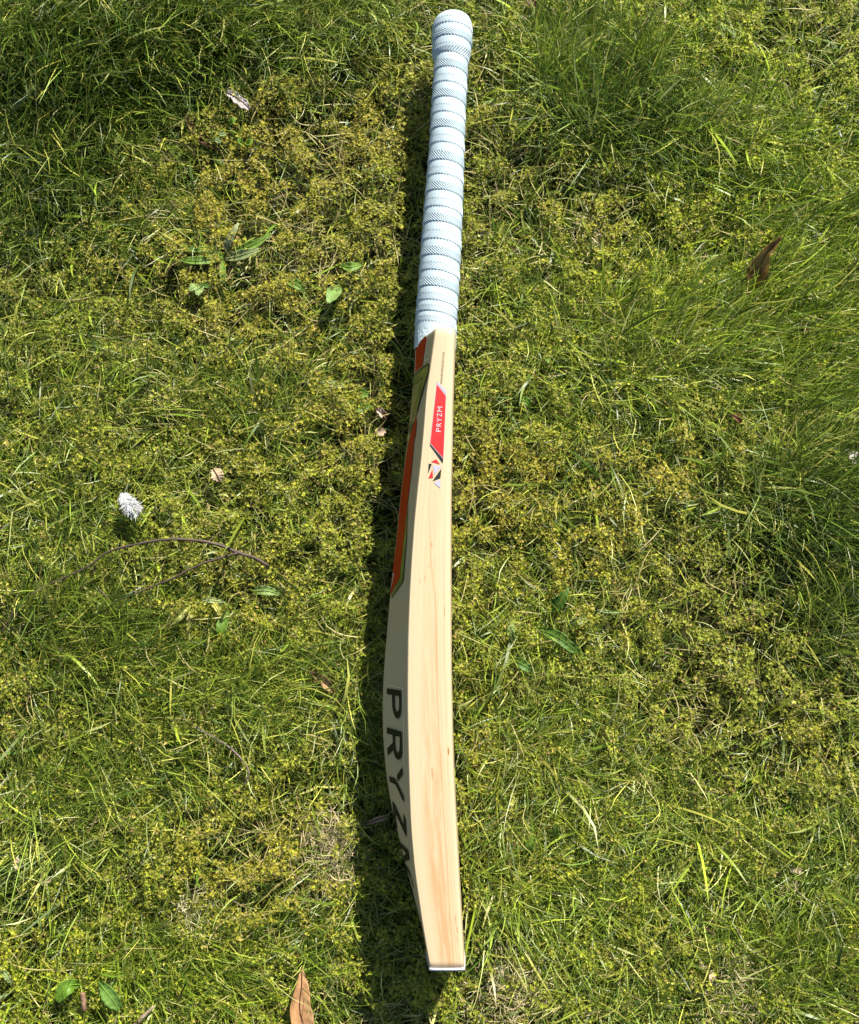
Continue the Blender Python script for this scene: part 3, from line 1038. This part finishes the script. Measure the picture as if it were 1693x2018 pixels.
# ------------------------------------------------------------------ single things lying on or growing in the lawn
def leaf_blade(name, spine, widths, mat, color, parent=None, cup=0.0, curl_l=0.0, curl_r=0.0, rag=0.0, thick=0.0004, seed=0, K=26, W=10, color2=None, side_hint=None):
    """a leaf as a solid thin sheet: spine points in space, half-widths along it, cupped or rolled at either side"""
    r = np.random.default_rng(seed)
    sp = np.array(spine, dtype=float)
    t = np.linspace(0, 1, len(sp))
    tt = np.linspace(0, 1, K)
    S = np.stack([np.interp(tt, t, sp[:, q]) for q in range(3)], -1)
    ker = np.array([1, 2, 3, 2, 1.]) / 9
    for q in range(3):
        S[:, q] = np.convolve(np.pad(S[:, q], 2, mode='reflect', reflect_type='odd'), ker, 'valid')
    hw = np.interp(tt, np.linspace(0, 1, len(widths)), widths)
    d = np.gradient(S, axis=0)
    d /= np.linalg.norm(d, axis=1)[:, None]
    up = np.array([0, 0, 1.0]) if side_hint is None else np.array(side_hint, dtype=float)
    side = np.cross(d, up)
    side /= np.linalg.norm(side, axis=1)[:, None]
    nrm = np.cross(side, d)
    ww = np.linspace(-1, 1, W)
    rg = 1 + rag * (np.stack([np.interp(tt, np.linspace(0, 1, 9), r.random(9)) for _ in range(2)], -1) - .5) * 2
    V = np.zeros((K, W, 3))
    for j, q in enumerate(ww):
        e = hw * np.where(q < 0, rg[:, 0], rg[:, 1]) * abs(q)
        roll_ = (curl_l if q < 0 else curl_r) * abs(q) * .75
        lat = e * math.cos(roll_) * np.sign(q)
        upw = e * (math.sin(roll_) + cup * q * q) + 0.0006 * np.sin(tt * 37 + q * 5 + seed) * abs(q)
        V[:, j] = S + side * lat[:, None] + nrm * upw[:, None]
    V2 = V - nrm[:, None, :] * thick
    VV = np.concatenate([V.reshape(-1, 3), V2.reshape(-1, 3)])
    F = []
    for a in range(K - 1):
        for b in range(W - 1):
            p = a * W + b
            F.append((p, p + 1, p + W + 1, p + W))
            o_ = K * W
            F.append((o_ + p, o_ + p + W, o_ + p + W + 1, o_ + p + 1))
    o_ = K * W
    for a in range(K - 1):
        p = a * W
        F.append((p, p + W, o_ + p + W, o_ + p))
        p = a * W + W - 1
        F.append((p, o_ + p, o_ + p + W, p + W))
    for b in range(W - 1):
        p = b
        F.append((p, o_ + p, o_ + p + 1, p + 1))
        p = (K - 1) * W + b
        F.append((p, p + 1, o_ + p + 1, o_ + p))
    c = np.tile(np.array(color), (len(VV), 1))
    n_ = vnoise(VV[:, 0] + seed, VV[:, 1], .006, 200)
    c = c * (.95 + .5 * n_)[:, None]
    if color2 is not None:
        m_ = np.clip((vnoise(VV[:, 0] + seed * 3, VV[:, 1], .011, 210) - .5) * 4, 0, 1)[:, None]
        c = c * (1 - m_) + np.array(color2) * m_
    o = np_mesh(name, VV, np.array(F), mat, c, parent)
    return o, S + nrm * 0.0004, hw


def tube(name, pts, radii, mat, color, parent=None, seg=8, rag=0.0, seed=0):
    r = np.random.default_rng(seed)
    P = np.array(pts, dtype=float)
    n = len(P)
    d = np.gradient(P, axis=0)
    d /= np.linalg.norm(d, axis=1)[:, None]
    up = np.array([.1, .05, 1.0])
    s_ = np.cross(d, up)
    s_ /= np.linalg.norm(s_, axis=1)[:, None]
    u_ = np.cross(s_, d)
    a = np.linspace(0, 2 * math.pi, seg, endpoint=False)
    R = np.interp(np.linspace(0, 1, n), np.linspace(0, 1, len(radii)), radii)
    RR_ = R[:, None] * (1 + rag * (r.random((n, seg)) - .5))
    V = P[:, None, :] + s_[:, None, :] * (np.cos(a)[None, :] * RR_)[..., None] + u_[:, None, :] * (np.sin(a)[None, :] * RR_)[..., None]
    V = np.concatenate([V.reshape(-1, 3), P[:1], P[-1:]])
    F = []
    for i_ in range(n - 1):
        for j_ in range(seg):
            k_ = (j_ + 1) % seg
            F.append((i_ * seg + j_, i_ * seg + k_, (i_ + 1) * seg + k_, (i_ + 1) * seg + j_))
    Ft = []
    for j_ in range(seg):
        k_ = (j_ + 1) % seg
        Ft.append((n * seg, k_, j_))
        Ft.append((n * seg + 1, (n - 1) * seg + j_, (n - 1) * seg + k_))
    me = bpy.data.meshes.new(name)
    me.from_pydata(V.tolist(), [], F + Ft)
    at_ = me.attributes.new("col", 'FLOAT_COLOR', 'POINT')
    c4 = np.ones((len(V), 4), dtype=np.float32)
    c4[:, :3] = np.array(color) * (.7 + .6 * r.random((len(V), 1)))
    at_.data.foreach_set("color", c4.ravel())
    for p in me.polygons:
        p.use_smooth = True
    me.materials.append(mat)
    o = bpy.data.objects.new(name, me)
    COL.objects.link(o)
    if parent:
        o.parent = parent
    return o


def path(pts_px, zs, n=24, dz=0.0):
    P = np.array([at(u, v, z + dz) for (u, v), z in zip(pts_px, zs)])
    t = np.concatenate([[0], np.cumsum(np.linalg.norm(np.diff(P, axis=0), axis=1))])
    tt = np.linspace(0, t[-1], n)
    Q = np.stack([np.interp(tt, t, P[:, q]) for q in range(3)], -1)
    ker = np.array([1, 2, 1.]) / 4
    for _ in range(2):
        for q in range(3):
            Q[:, q] = np.convolve(np.pad(Q[:, q], 1, mode='reflect', reflect_type='odd'), ker, 'valid')
    return Q


def dead_leaf(pts_px, zs, widths_px, color, label, seed, midrib=(.12, .06, .03), name="dead_leaf", **kw):
    P = path(pts_px, zs, 12)
    o, S, hw = leaf_blade(name, P, np.array(widths_px) / 2200.0 * 1.2, M_LEAF, color, seed=seed, **kw)
    tag(o, label, "leaf", "dead leaves on the lawn")
    if midrib is not None:
        tube("midrib", S, [.0006, .0005, .0002], M_LEAF, midrib, o, 6)
    return o


dead_leaf([(594, 1908), (596, 1935), (592, 1965), (588, 1990), (600, 2020), (606, 2050)], [.026, .030, .030, .029, .027, .024], [2, 9, 15, 19, 20, 16, 3], (.44, .25, .115),
          "large tan dead leaf with a curled edge at the bottom, left of the bat toe", 3, rag=.08, curl_r=1.0, curl_l=.15, K=34, W=14)
dead_leaf([(1541, 466), (1525, 484), (1508, 498), (1500, 520), (1492, 545), (1484, 566)], [.052, .047, .040, .034, .026, .018], [1.5, 6, 10, 15, 20, 19, 12], (.46, .29, .08),
          "dark brown dead leaf standing curled upright in lime green grass", 4, rag=.12, curl_l=.9, curl_r=.35, cup=.2, color2=(.24, .12, .04), side_hint=(-.15, -.35, .8))
dead_leaf([(445, 181), (458, 187), (470, 194), (482, 204), (492, 214)], [.028, .029, .027, .028, .024], [2, 8, 11, 7, 10, 5], (.50, .44, .41),
          "bleached grey lobed dead leaf curled on yellow moss", 5, midrib=(.16, .12, .10), rag=.45, curl_l=.45, curl_r=.3)
dead_leaf([(366, 226), (372, 240), (380, 256), (386, 265)], [.030, .027, .024, .018], [1.5, 5, 6.5, 5, 2], (.36, .20, .085),
          "narrow brown curled leaf with a pale edge above the dark shrivelled leaf", 6, rag=.2, curl_r=.9, curl_l=.5, color2=(.55, .46, .32))
dead_leaf([(378, 270), (394, 274), (410, 280), (424, 292)], [.016, .018, .017, .013], [4, 9, 10, 8, 3], (.13, .062, .028),
          "dark shrivelled brown leaf half sunk in the moss", 7, rag=.3, curl_r=.6, curl_l=.6)
dead_leaf([(612, 1323), (626, 1333), (640, 1344), (652, 1356), (661, 1366)], [.024, .027, .026, .025, .019], [2, 6, 9, 10, 7, 2], (.47, .31, .15),
          "tan rolled dead leaf lying slantwise left of the bat lettering", 8, rag=.15, curl_l=.9, curl_r=.6, color2=(.30, .17, .07))
dead_leaf([(420, 924), (428, 936), (434, 950)], [.026, .027, .023], [3, 10, 11, 8, 2], (.60, .46, .29),
          "small pale beige dead leaf near the white feather", 9, rag=.2, curl_l=.2, curl_r=.3)
dead_leaf([(26, 1700), (36, 1702), (46, 1708)], [.026, .027, .022], [3, 9, 9, 6, 3], (.56, .45, .30),
          "small pale dead leaf in green grass at the left frame edge", 10, rag=.25, curl_l=.4, curl_r=.3)
dead_leaf([(78, 1742), (88, 1738), (100, 1736)], [.020, .022, .018], [3, 5, 4, 2], (.45, .33, .20),
          "tiny crumpled brown leaf scrap below the small pale leaf", 12, midrib=None, rag=.4, curl_l=.6, curl_r=.6)
dead_leaf([(1676, 893), (1684, 902), (1692, 914)], [.026, .028, .024], [4, 10, 9, 4], (.55, .50, .45),
          "whitish dead leaf at the right frame edge", 13, midrib=None, rag=.4, curl_l=.5, curl_r=.4)
dead_leaf([(1441, 817), (1450, 820), (1458, 828), (1462, 838)], [.024, .026, .022, .016], [2, 6, 6, 4, 1], (.24, .095, .055),
          "small reddish brown dead leaf in the moss right of the bat", 14, rag=.3, curl_l=.7, curl_r=.5)
dead_leaf([(1056, 227), (1066, 234), (1076, 240)], [.022, .022, .018], [2, 5, 5, 2], (.32, .26, .21),
          "greyish dead leaf scrap beside the dark grass tuft right of the handle", 15, midrib=None, rag=.4, curl_l=.5)
dead_leaf([(722, 1623), (738, 1617), (756, 1611), (768, 1608)], [.020, .024, .026, .022], [1.5, 4, 5, 4, 1.5], (.46, .35, .22),
          "narrow beige dead leaf in the shadow beside the bat lettering", 16, rag=.15, curl_l=.6)
dead_leaf([(742, 806), (752, 812), (762, 822)], [.022, .024, .018], [3, 8, 7, 3], (.40, .27, .17),
          "crumpled pinkish brown leaf at the edge of the bat shadow by the foil sticker", 17, rag=.45, curl_l=.7, curl_r=.6, color2=(.55, .45, .38))
dead_leaf([(740, 848), (750, 852), (760, 850)], [.018, .020, .016], [3, 7, 6, 2], (.36, .27, .19),
          "crumpled grey brown leaf scrap just below the pinkish brown one", 18, midrib=None, rag=.45, curl_l=.7, curl_r=.6)
dead_leaf([(1556, 1716), (1568, 1714), (1582, 1718)], [.022, .024, .018], [2, 5, 5, 3], (.58, .46, .31),
          "pale straw coloured leaf scrap in green grass lower right", 19, midrib=None, rag=.4, curl_l=.5)
dead_leaf([(1040, 1), (1052, 8), (1062, 20)], [.024, .024, .016], [4, 9, 8, 4], (.17, .10, .05),
          "dark brown dead leaf cut by the top frame edge", 20, midrib=None, rag=.3, curl_l=.5)
dead_leaf([(1398, 1945), (1404, 1930), (1402, 1912)], [.022, .026, .020], [2, 6, 5, 2], (.42, .33, .20),
          "small beige dead leaf standing in the straw patch at lower right", 21, midrib=None, rag=.3, curl_l=.6, curl_r=.3)

# forked twig, with its second arm and a spur as parts
BARK = (.125, .09, .068)
tw = tube("forked_twig", path([(528, 1116), (512, 1104), (496, 1096), (468, 1090), (440, 1076), (400, 1066), (350, 1062), (315, 1064), (280, 1070), (245, 1078), (220, 1084), (196, 1098), (182, 1112), (150, 1128), (110, 1146), (70, 1164), (40, 1186), (20, 1215), (2, 1248)],
                                 [.024, .028, .030, .031, .034, .037, .039, .039, .037, .034, .031, .028, .026, .024, .022, .021, .019, .017, .014], 70, .005), [.0019, .0015, .0012, .0011, .0009, .0008, .0005], M_LEAF, BARK, None, 9, .25, 1)
tag(tw, "thin grey brown forked twig arching over the moss below the white feather", "twig")
tube("side_branch", path([(468, 1090), (440, 1098), (400, 1110), (370, 1124), (340, 1140), (315, 1150), (290, 1160), (255, 1175), (218, 1187)], [.031, .031, .031, .030, .029, .028, .026, .024, .020], 44, .006), [.0012, .0010, .0008, .0006], M_LEAF, BARK, tw, 8, .25, 2)
tube("spur", path([(192, 1157), (202, 1168), (214, 1181)], [.022, .023, .024], 8), [.0005, .0007, .0009], M_LEAF, BARK, tw, 6, .2, 3)
tube("spur", path([(188, 1112), (184, 1135), (176, 1156)], [.026, .024, .022], 8), [.0008, .0006, .0004], M_LEAF, BARK, tw, 6, .2, 4)
tube("spur", path([(494, 1097), (500, 1088), (505, 1086)], [.030, .033, .036], 6), [.0008, .0006, .0004], M_LEAF, BARK, tw, 6, .2, 5)
t2 = tube("thin_twig", path([(386, 1431), (410, 1447), (440, 1464), (461, 1480), (480, 1500), (492, 1520), (486, 1540), (475, 1557)], [.022, .025, .027, .028, .027, .026, .023, .018], 30, .004), [.0006, .0009, .0010, .0007], M_LEAF, (.23, .18, .15), None, 7, .3, 6)
tag(t2, "thin crooked grey twig on dark moss left of the bat lettering", "twig")
t3 = tube("short_stick", path([(163, 1956), (165, 1975), (166, 1992)], [.024, .025, .023], 10), [.0022, .0024, .0020], M_LEAF, (.30, .17, .115), None, 8, .25, 7)
tag(t3, "short reddish brown stick between two broad green leaves at lower left", "stick")
t4 = tube("short_stick", path([(303, 1983), (290, 1996), (274, 2012), (262, 2026)], [.026, .025, .023, .021], 12), [.0012, .0020, .0022], M_LEAF, (.40, .31, .20), None, 8, .25, 8)
tag(t4, "pale beige stick at the bottom frame edge left of the tan leaf", "stick")


# white downy feather
fe = empty("downy_feather", tuple(at(255, 993, .024)))
tag(fe, "small fluffy white feather lying on the lawn above the forked twig", "feather")
fo = Vector(fe.location)
q = tube("quill", path([(240, 972), (252, 988), (262, 1004), (266, 1016)], [.030, .032, .030, .022], 10) - np.array(fo), [.0005, .0005, .0003], M_FLUFF, (.75, .75, .74), fe, 6)
nb = 1900
bt = rng.random(nb)
Qp = path([(242, 976), (252, 988), (262, 1004)], [.030, .032, .029], 40)
bp_ = Qp[(bt * 39).astype(int)]
baz = np.where(rng.random(nb) < .5, 1.0, -1.0) * rng.uniform(.3, 1.3, nb) + math.radians(-62) + rng.normal(0, .35, nb)
bl = rng.uniform(.0025, .0095, nb) * (.65 + .5 * bt) * np.where(rng.random(nb) < .03, 1.35, 1)
_, RVf = ribbons(bp_ + rng.normal(0, .0012, (nb, 3)), baz, bl, np.radians(rng.uniform(-5, 26, nb)), np.radians(rng.normal(-5, 18, nb)), rng.uniform(.0003, .0010, nb), 4, rng.normal(0, .8, nb), rng.normal(0, .8, nb))
Vf, Ff = ribbon_mesh(RVf, 4)
fb = np_mesh("down_barbs", Vf - np.array(fo), Ff, M_FLUFF, np.full((len(Vf), 3), .72), fe)
fb["kind"] = "stuff"


# clumps of pale dead grass
def straw_clump(u, v, rad_px, n, c, label, seed, name="dry_grass_clump"):
    e = empty(name, tuple(at(u, v, .010)))
    tag(e, label, "dry grass", "pale dry grass clumps in the lawn")
    n = int(n * 1.15)
    r = np.random.default_rng(seed)
    P0 = at(u, v, .012)
    rad = rad_px / 2200
    P = P0 + np.stack([r.normal(0, rad * .8, n), r.normal(0, rad * .8, n), r.uniform(-.002, .008, n)], -1)
    az = r.uniform(0, 2 * math.pi, n)
    _, RV = ribbons(P, az, r.uniform(.005, .017, n), np.radians(r.uniform(-5, 55, n)), np.radians(r.normal(-15, 25, n)), r.uniform(.00035, .0008, n), 5, r.normal(0, 1.2, n), r.normal(0, .8, n))
    RV = RV[~inside_bat(RV[:, :, 0, :], .002).any(1)]
    V, F = ribbon_mesh(RV, 5)
    cc = .8 * np.array(c) * np.exp(r.normal(0, .22, len(RV)))[:, None]
    o = np_mesh("straw_strands", V - P0 + np.array([0, 0, .002]), F, M_STRAW, np.repeat(cc, 12, axis=0), e)
    o["kind"] = "stuff"


straw_clump(655, 1660, 42, 420, (.62, .52, .29), "dense pale straw clump left of the bat shadow near the toe", 31)
straw_clump(668, 1725, 30, 160, (.58, .47, .27), "looser straw strands just below the dense pale straw clump", 32)
straw_clump(1148, 468, 34, 130, (.64, .55, .30), "tangle of blond dead grass on moss right of the grip", 33)
straw_clump(1010, 1950, 60, 380, (.60, .50, .28), "wide straw patch at the bottom edge right of the toe", 34)
straw_clump(1440, 1950, 60, 330, (.56, .46, .25), "wide tan dead moss patch at lower right around a small beige leaf", 35)
straw_clump(385, 1790, 30, 110, (.62, .56, .33), "thin upright wisp of pale dry grass at lower left", 36)
straw_clump(1545, 1716, 34, 90, (.62, .54, .32), "pale dry grass wisps around the straw coloured leaf scrap", 37)


# broad-leaved weeds
def weed(name, label, cat, leaves, base_px, seed, col=(.085, .17, .022), group="broad leaved weeds in the lawn"):
    b = at(*base_px, .012)
    e = empty(name, tuple(b))
    tag(e, label, cat, group)
    for k_, lf in enumerate(leaves):
        pts, zs, wid = lf[:3]
        cc = lf[3] if len(lf) > 3 else col
        P = path(pts, zs, 12) - b
        o, S, hw = leaf_blade("leaf", P, np.array(wid) / 2200 * 1.25, M_WEED, cc, e, seed=seed + k_, cup=.12, curl_l=.3, curl_r=.22, rag=lf[4] if len(lf) > 4 else .04)
        tube("midrib", S, [.0006, .0004, .0002], M_WEED, tuple(1.7 * q_ for q_ in cc), o, 5)


lit = (.13, .22, .03)
weed("plantain_plant", "weed with an oval upright leaf and a narrow leaf left of the grip end", "weed", [
    ([(668, 562), (660, 574), (652, 588), (646, 597)], [.014, .024, .032, .034], [2, 10, 13, 11, 3], (.17, .27, .07)),
    ([(560, 548), (575, 556), (590, 563), (600, 574)], [.020, .026, .028, .024], [2, 7, 9, 8, 2], lit)], (640, 570), 300)
weed("dandelion_plant", "flat rosette weed with long pale green leaves left of the handle", "weed", [
    ([(440, 505), (415, 512), (385, 515), (355, 512)], [.014, .022, .026, .022], [3, 8, 9, 7, 2], lit, .2),
    ([(440, 505), (420, 490), (385, 492), (358, 486)], [.014, .020, .024, .020], [2, 6, 7, 5, 2], (.10, .19, .03), .25),
    ([(445, 510), (470, 505), (492, 498), (510, 492)], [.014, .024, .030, .028], [3, 9, 10, 8, 3], (.22, .26, .10), .15),
    ([(450, 505), (480, 490), (510, 478), (535, 460)], [.014, .022, .026, .024], [3, 7, 8, 6, 2], lit, .2),
    ([(445, 500), (450, 478), (460, 455), (470, 440)], [.014, .024, .028, .026], [2, 6, 7, 5, 2], (.25, .28, .13), .2),
    ([(440, 512), (438, 540), (442, 560)], [.014, .022, .020], [2, 6, 6, 2], lit)], (442, 508), 310)
weed("clover_plant", "small weed with three round pale leaves below the rosette weed", "weed", [
    ([(392, 562), (382, 566), (372, 572)], [.020, .028, .028], [2, 8, 8, 2], (.20, .28, .09)),
    ([(392, 564), (392, 574), (388, 582)], [.020, .030, .030], [2, 9, 9, 3], (.22, .30, .10)),
    ([(395, 560), (405, 562), (412, 566)], [.020, .026, .024], [2, 6, 6, 2], (.12, .21, .04))], (393, 563), 320)
weed("plantain_plant", "weed with lit green leaves against the bat shadow by the orange panel", "weed", [
    ([(672, 522), (690, 528), (712, 522)], [.018, .026, .020], [2, 8, 8, 3], lit),
    ([(660, 795), (685, 800), (705, 806), (735, 800)], [.016, .024, .026, .020], [2, 7, 9, 8, 2], (.10, .20, .02)),
    ([(700, 780), (712, 775), (726, 778)], [.018, .026, .024], [2, 8, 9, 3], (.10, .20, .02)),
    ([(625, 752), (650, 756), (680, 762)], [.020, .026, .022], [1, 5, 6, 2], (.25, .30, .13))], (690, 790), 330)
weed("plantain_plant", "single light green oval leaf lying right of the forked twig", "weed", [
    ([(498, 1165), (515, 1163), (535, 1165), (552, 1172)], [.020, .027, .028, .022], [2, 7, 8, 6, 2], (.20, .28, .08))], (500, 1166), 340)
weed("plantain_plant", "weed of yellowing strap leaves and one green leaf under the forked twig", "weed", [
    ([(410, 1175), (422, 1190), (432, 1205), (437, 1222)], [.016, .026, .028, .024], [1, 4, 5, 4, 1], (.38, .36, .08)),
    ([(375, 1195), (360, 1212), (345, 1228), (326, 1240)], [.018, .026, .027, .022], [1, 4, 5, 4, 1], (.37, .37, .12)),
    ([(380, 1200), (374, 1218), (370, 1245)], [.018, .026, .022], [1, 5, 5, 1], (.38, .37, .11)),
    ([(448, 1205), (440, 1225), (434, 1245), (430, 1258)], [.016, .024, .026, .020], [2, 8, 10, 8, 2], (.11, .20, .025)),
    ([(385, 1190), (410, 1182), (440, 1186)], [.018, .026, .022], [1, 4, 5, 2], (.28, .32, .13))], (400, 1195), 350)
weed("dandelion_plant", "weed with two broad leaves in the bottom left corner beside the reddish stick", "weed", [
    ([(160, 1940), (140, 1940), (125, 1950), (112, 1975)], [.018, .028, .032, .028], [3, 9, 12, 10, 3], (.11, .21, .02)),
    ([(195, 1935), (205, 1948), (218, 1965), (236, 1990)], [.018, .028, .032, .028], [3, 8, 12, 13, 4], (.12, .22, .04)),
    ([(0, 1905), (14, 1925), (24, 1940)], [.020, .028, .024], [3, 5, 5, 2], (.22, .28, .10))], (175, 1940), 360)
weed("plantain_plant", "weed with two pointed oval leaves right of the blade near the toe", "weed", [
    ([(1040, 1692), (1042, 1670), (1050, 1650)], [.014, .028, .030], [2, 7, 9, 7, 2], (.14, .23, .03)),
    ([(1086, 1656), (1092, 1640), (1098, 1622)], [.014, .028, .032], [2, 8, 10, 7, 1], (.14, .22, .03)),
    ([(1100, 1682), (1118, 1688), (1136, 1692)], [.018, .024, .020], [1, 5, 5, 2], (.25, .31, .13))], (1070, 1680), 370)
weed("dandelion_plant", "weed with dark jagged leaves right of the blade below its middle", "weed", [
    ([(1085, 1205), (1100, 1190), (1112, 1172), (1120, 1158)], [.016, .022, .026, .024], [3, 9, 10, 6, 2], (.055, .13, .016), .35),
    ([(1060, 1240), (1095, 1252), (1125, 1275), (1145, 1290)], [.016, .026, .028, .022], [3, 9, 10, 8, 2], (.075, .15, .02), .25),
    ([(1120, 1232), (1140, 1224), (1162, 1220)], [.018, .026, .022], [2, 6, 7, 2], (.20, .26, .10), .15),
    ([(1010, 1300), (1028, 1308), (1044, 1318), (1052, 1325)], [.018, .026, .026, .022], [2, 7, 9, 6, 2], (.09, .17, .03), .2),
    ([(1008, 1270), (1006, 1250), (1010, 1225)], [.018, .026, .022], [2, 6, 7, 2], (.17, .24, .06), .1)], (1085, 1235), 380)
weed("plantain_plant", "small weed with a folded green leaf in the moss level with the red edge sticker", "weed", [
    ([(1020, 790), (1030, 788), (1040, 792), (1046, 800)], [.020, .027, .028, .022], [2, 6, 7, 6, 2], (.10, .20, .02)),
    ([(1070, 722), (1076, 712), (1084, 706)], [.020, .028, .026], [2, 6, 6, 2], (.15, .25, .03))], (1040, 785), 390)
weed("clover_plant", "weed with small bright green round leaves below the bleached grey leaf", "weed", [
    ([(452, 246), (458, 238), (464, 234)], [.022, .030, .030], [2, 6, 6, 2], (.16, .28, .03)),
    ([(480, 285), (474, 278), (470, 272)], [.022, .030, .030], [2, 6, 6, 2], (.16, .28, .03)),
    ([(484, 284), (492, 280), (498, 274)], [.022, .030, .030], [2, 6, 6, 2], (.16, .28, .03)),
    ([(430, 262), (438, 264), (446, 266)], [.022, .028, .026], [2, 5, 5, 2], (.24, .30, .12)),
    ([(424, 272), (430, 278), (436, 280)], [.022, .028, .026], [2, 5, 5, 2], (.22, .29, .12))], (470, 262), 400)
import sys
print("tris", sum(len(p.vertices) - 2 for o in bpy.data.objects if o.type == 'MESH' and o.name in ("grass", "moss", "dry_thatch", "ground", "grip") for p in o.data.polygons))
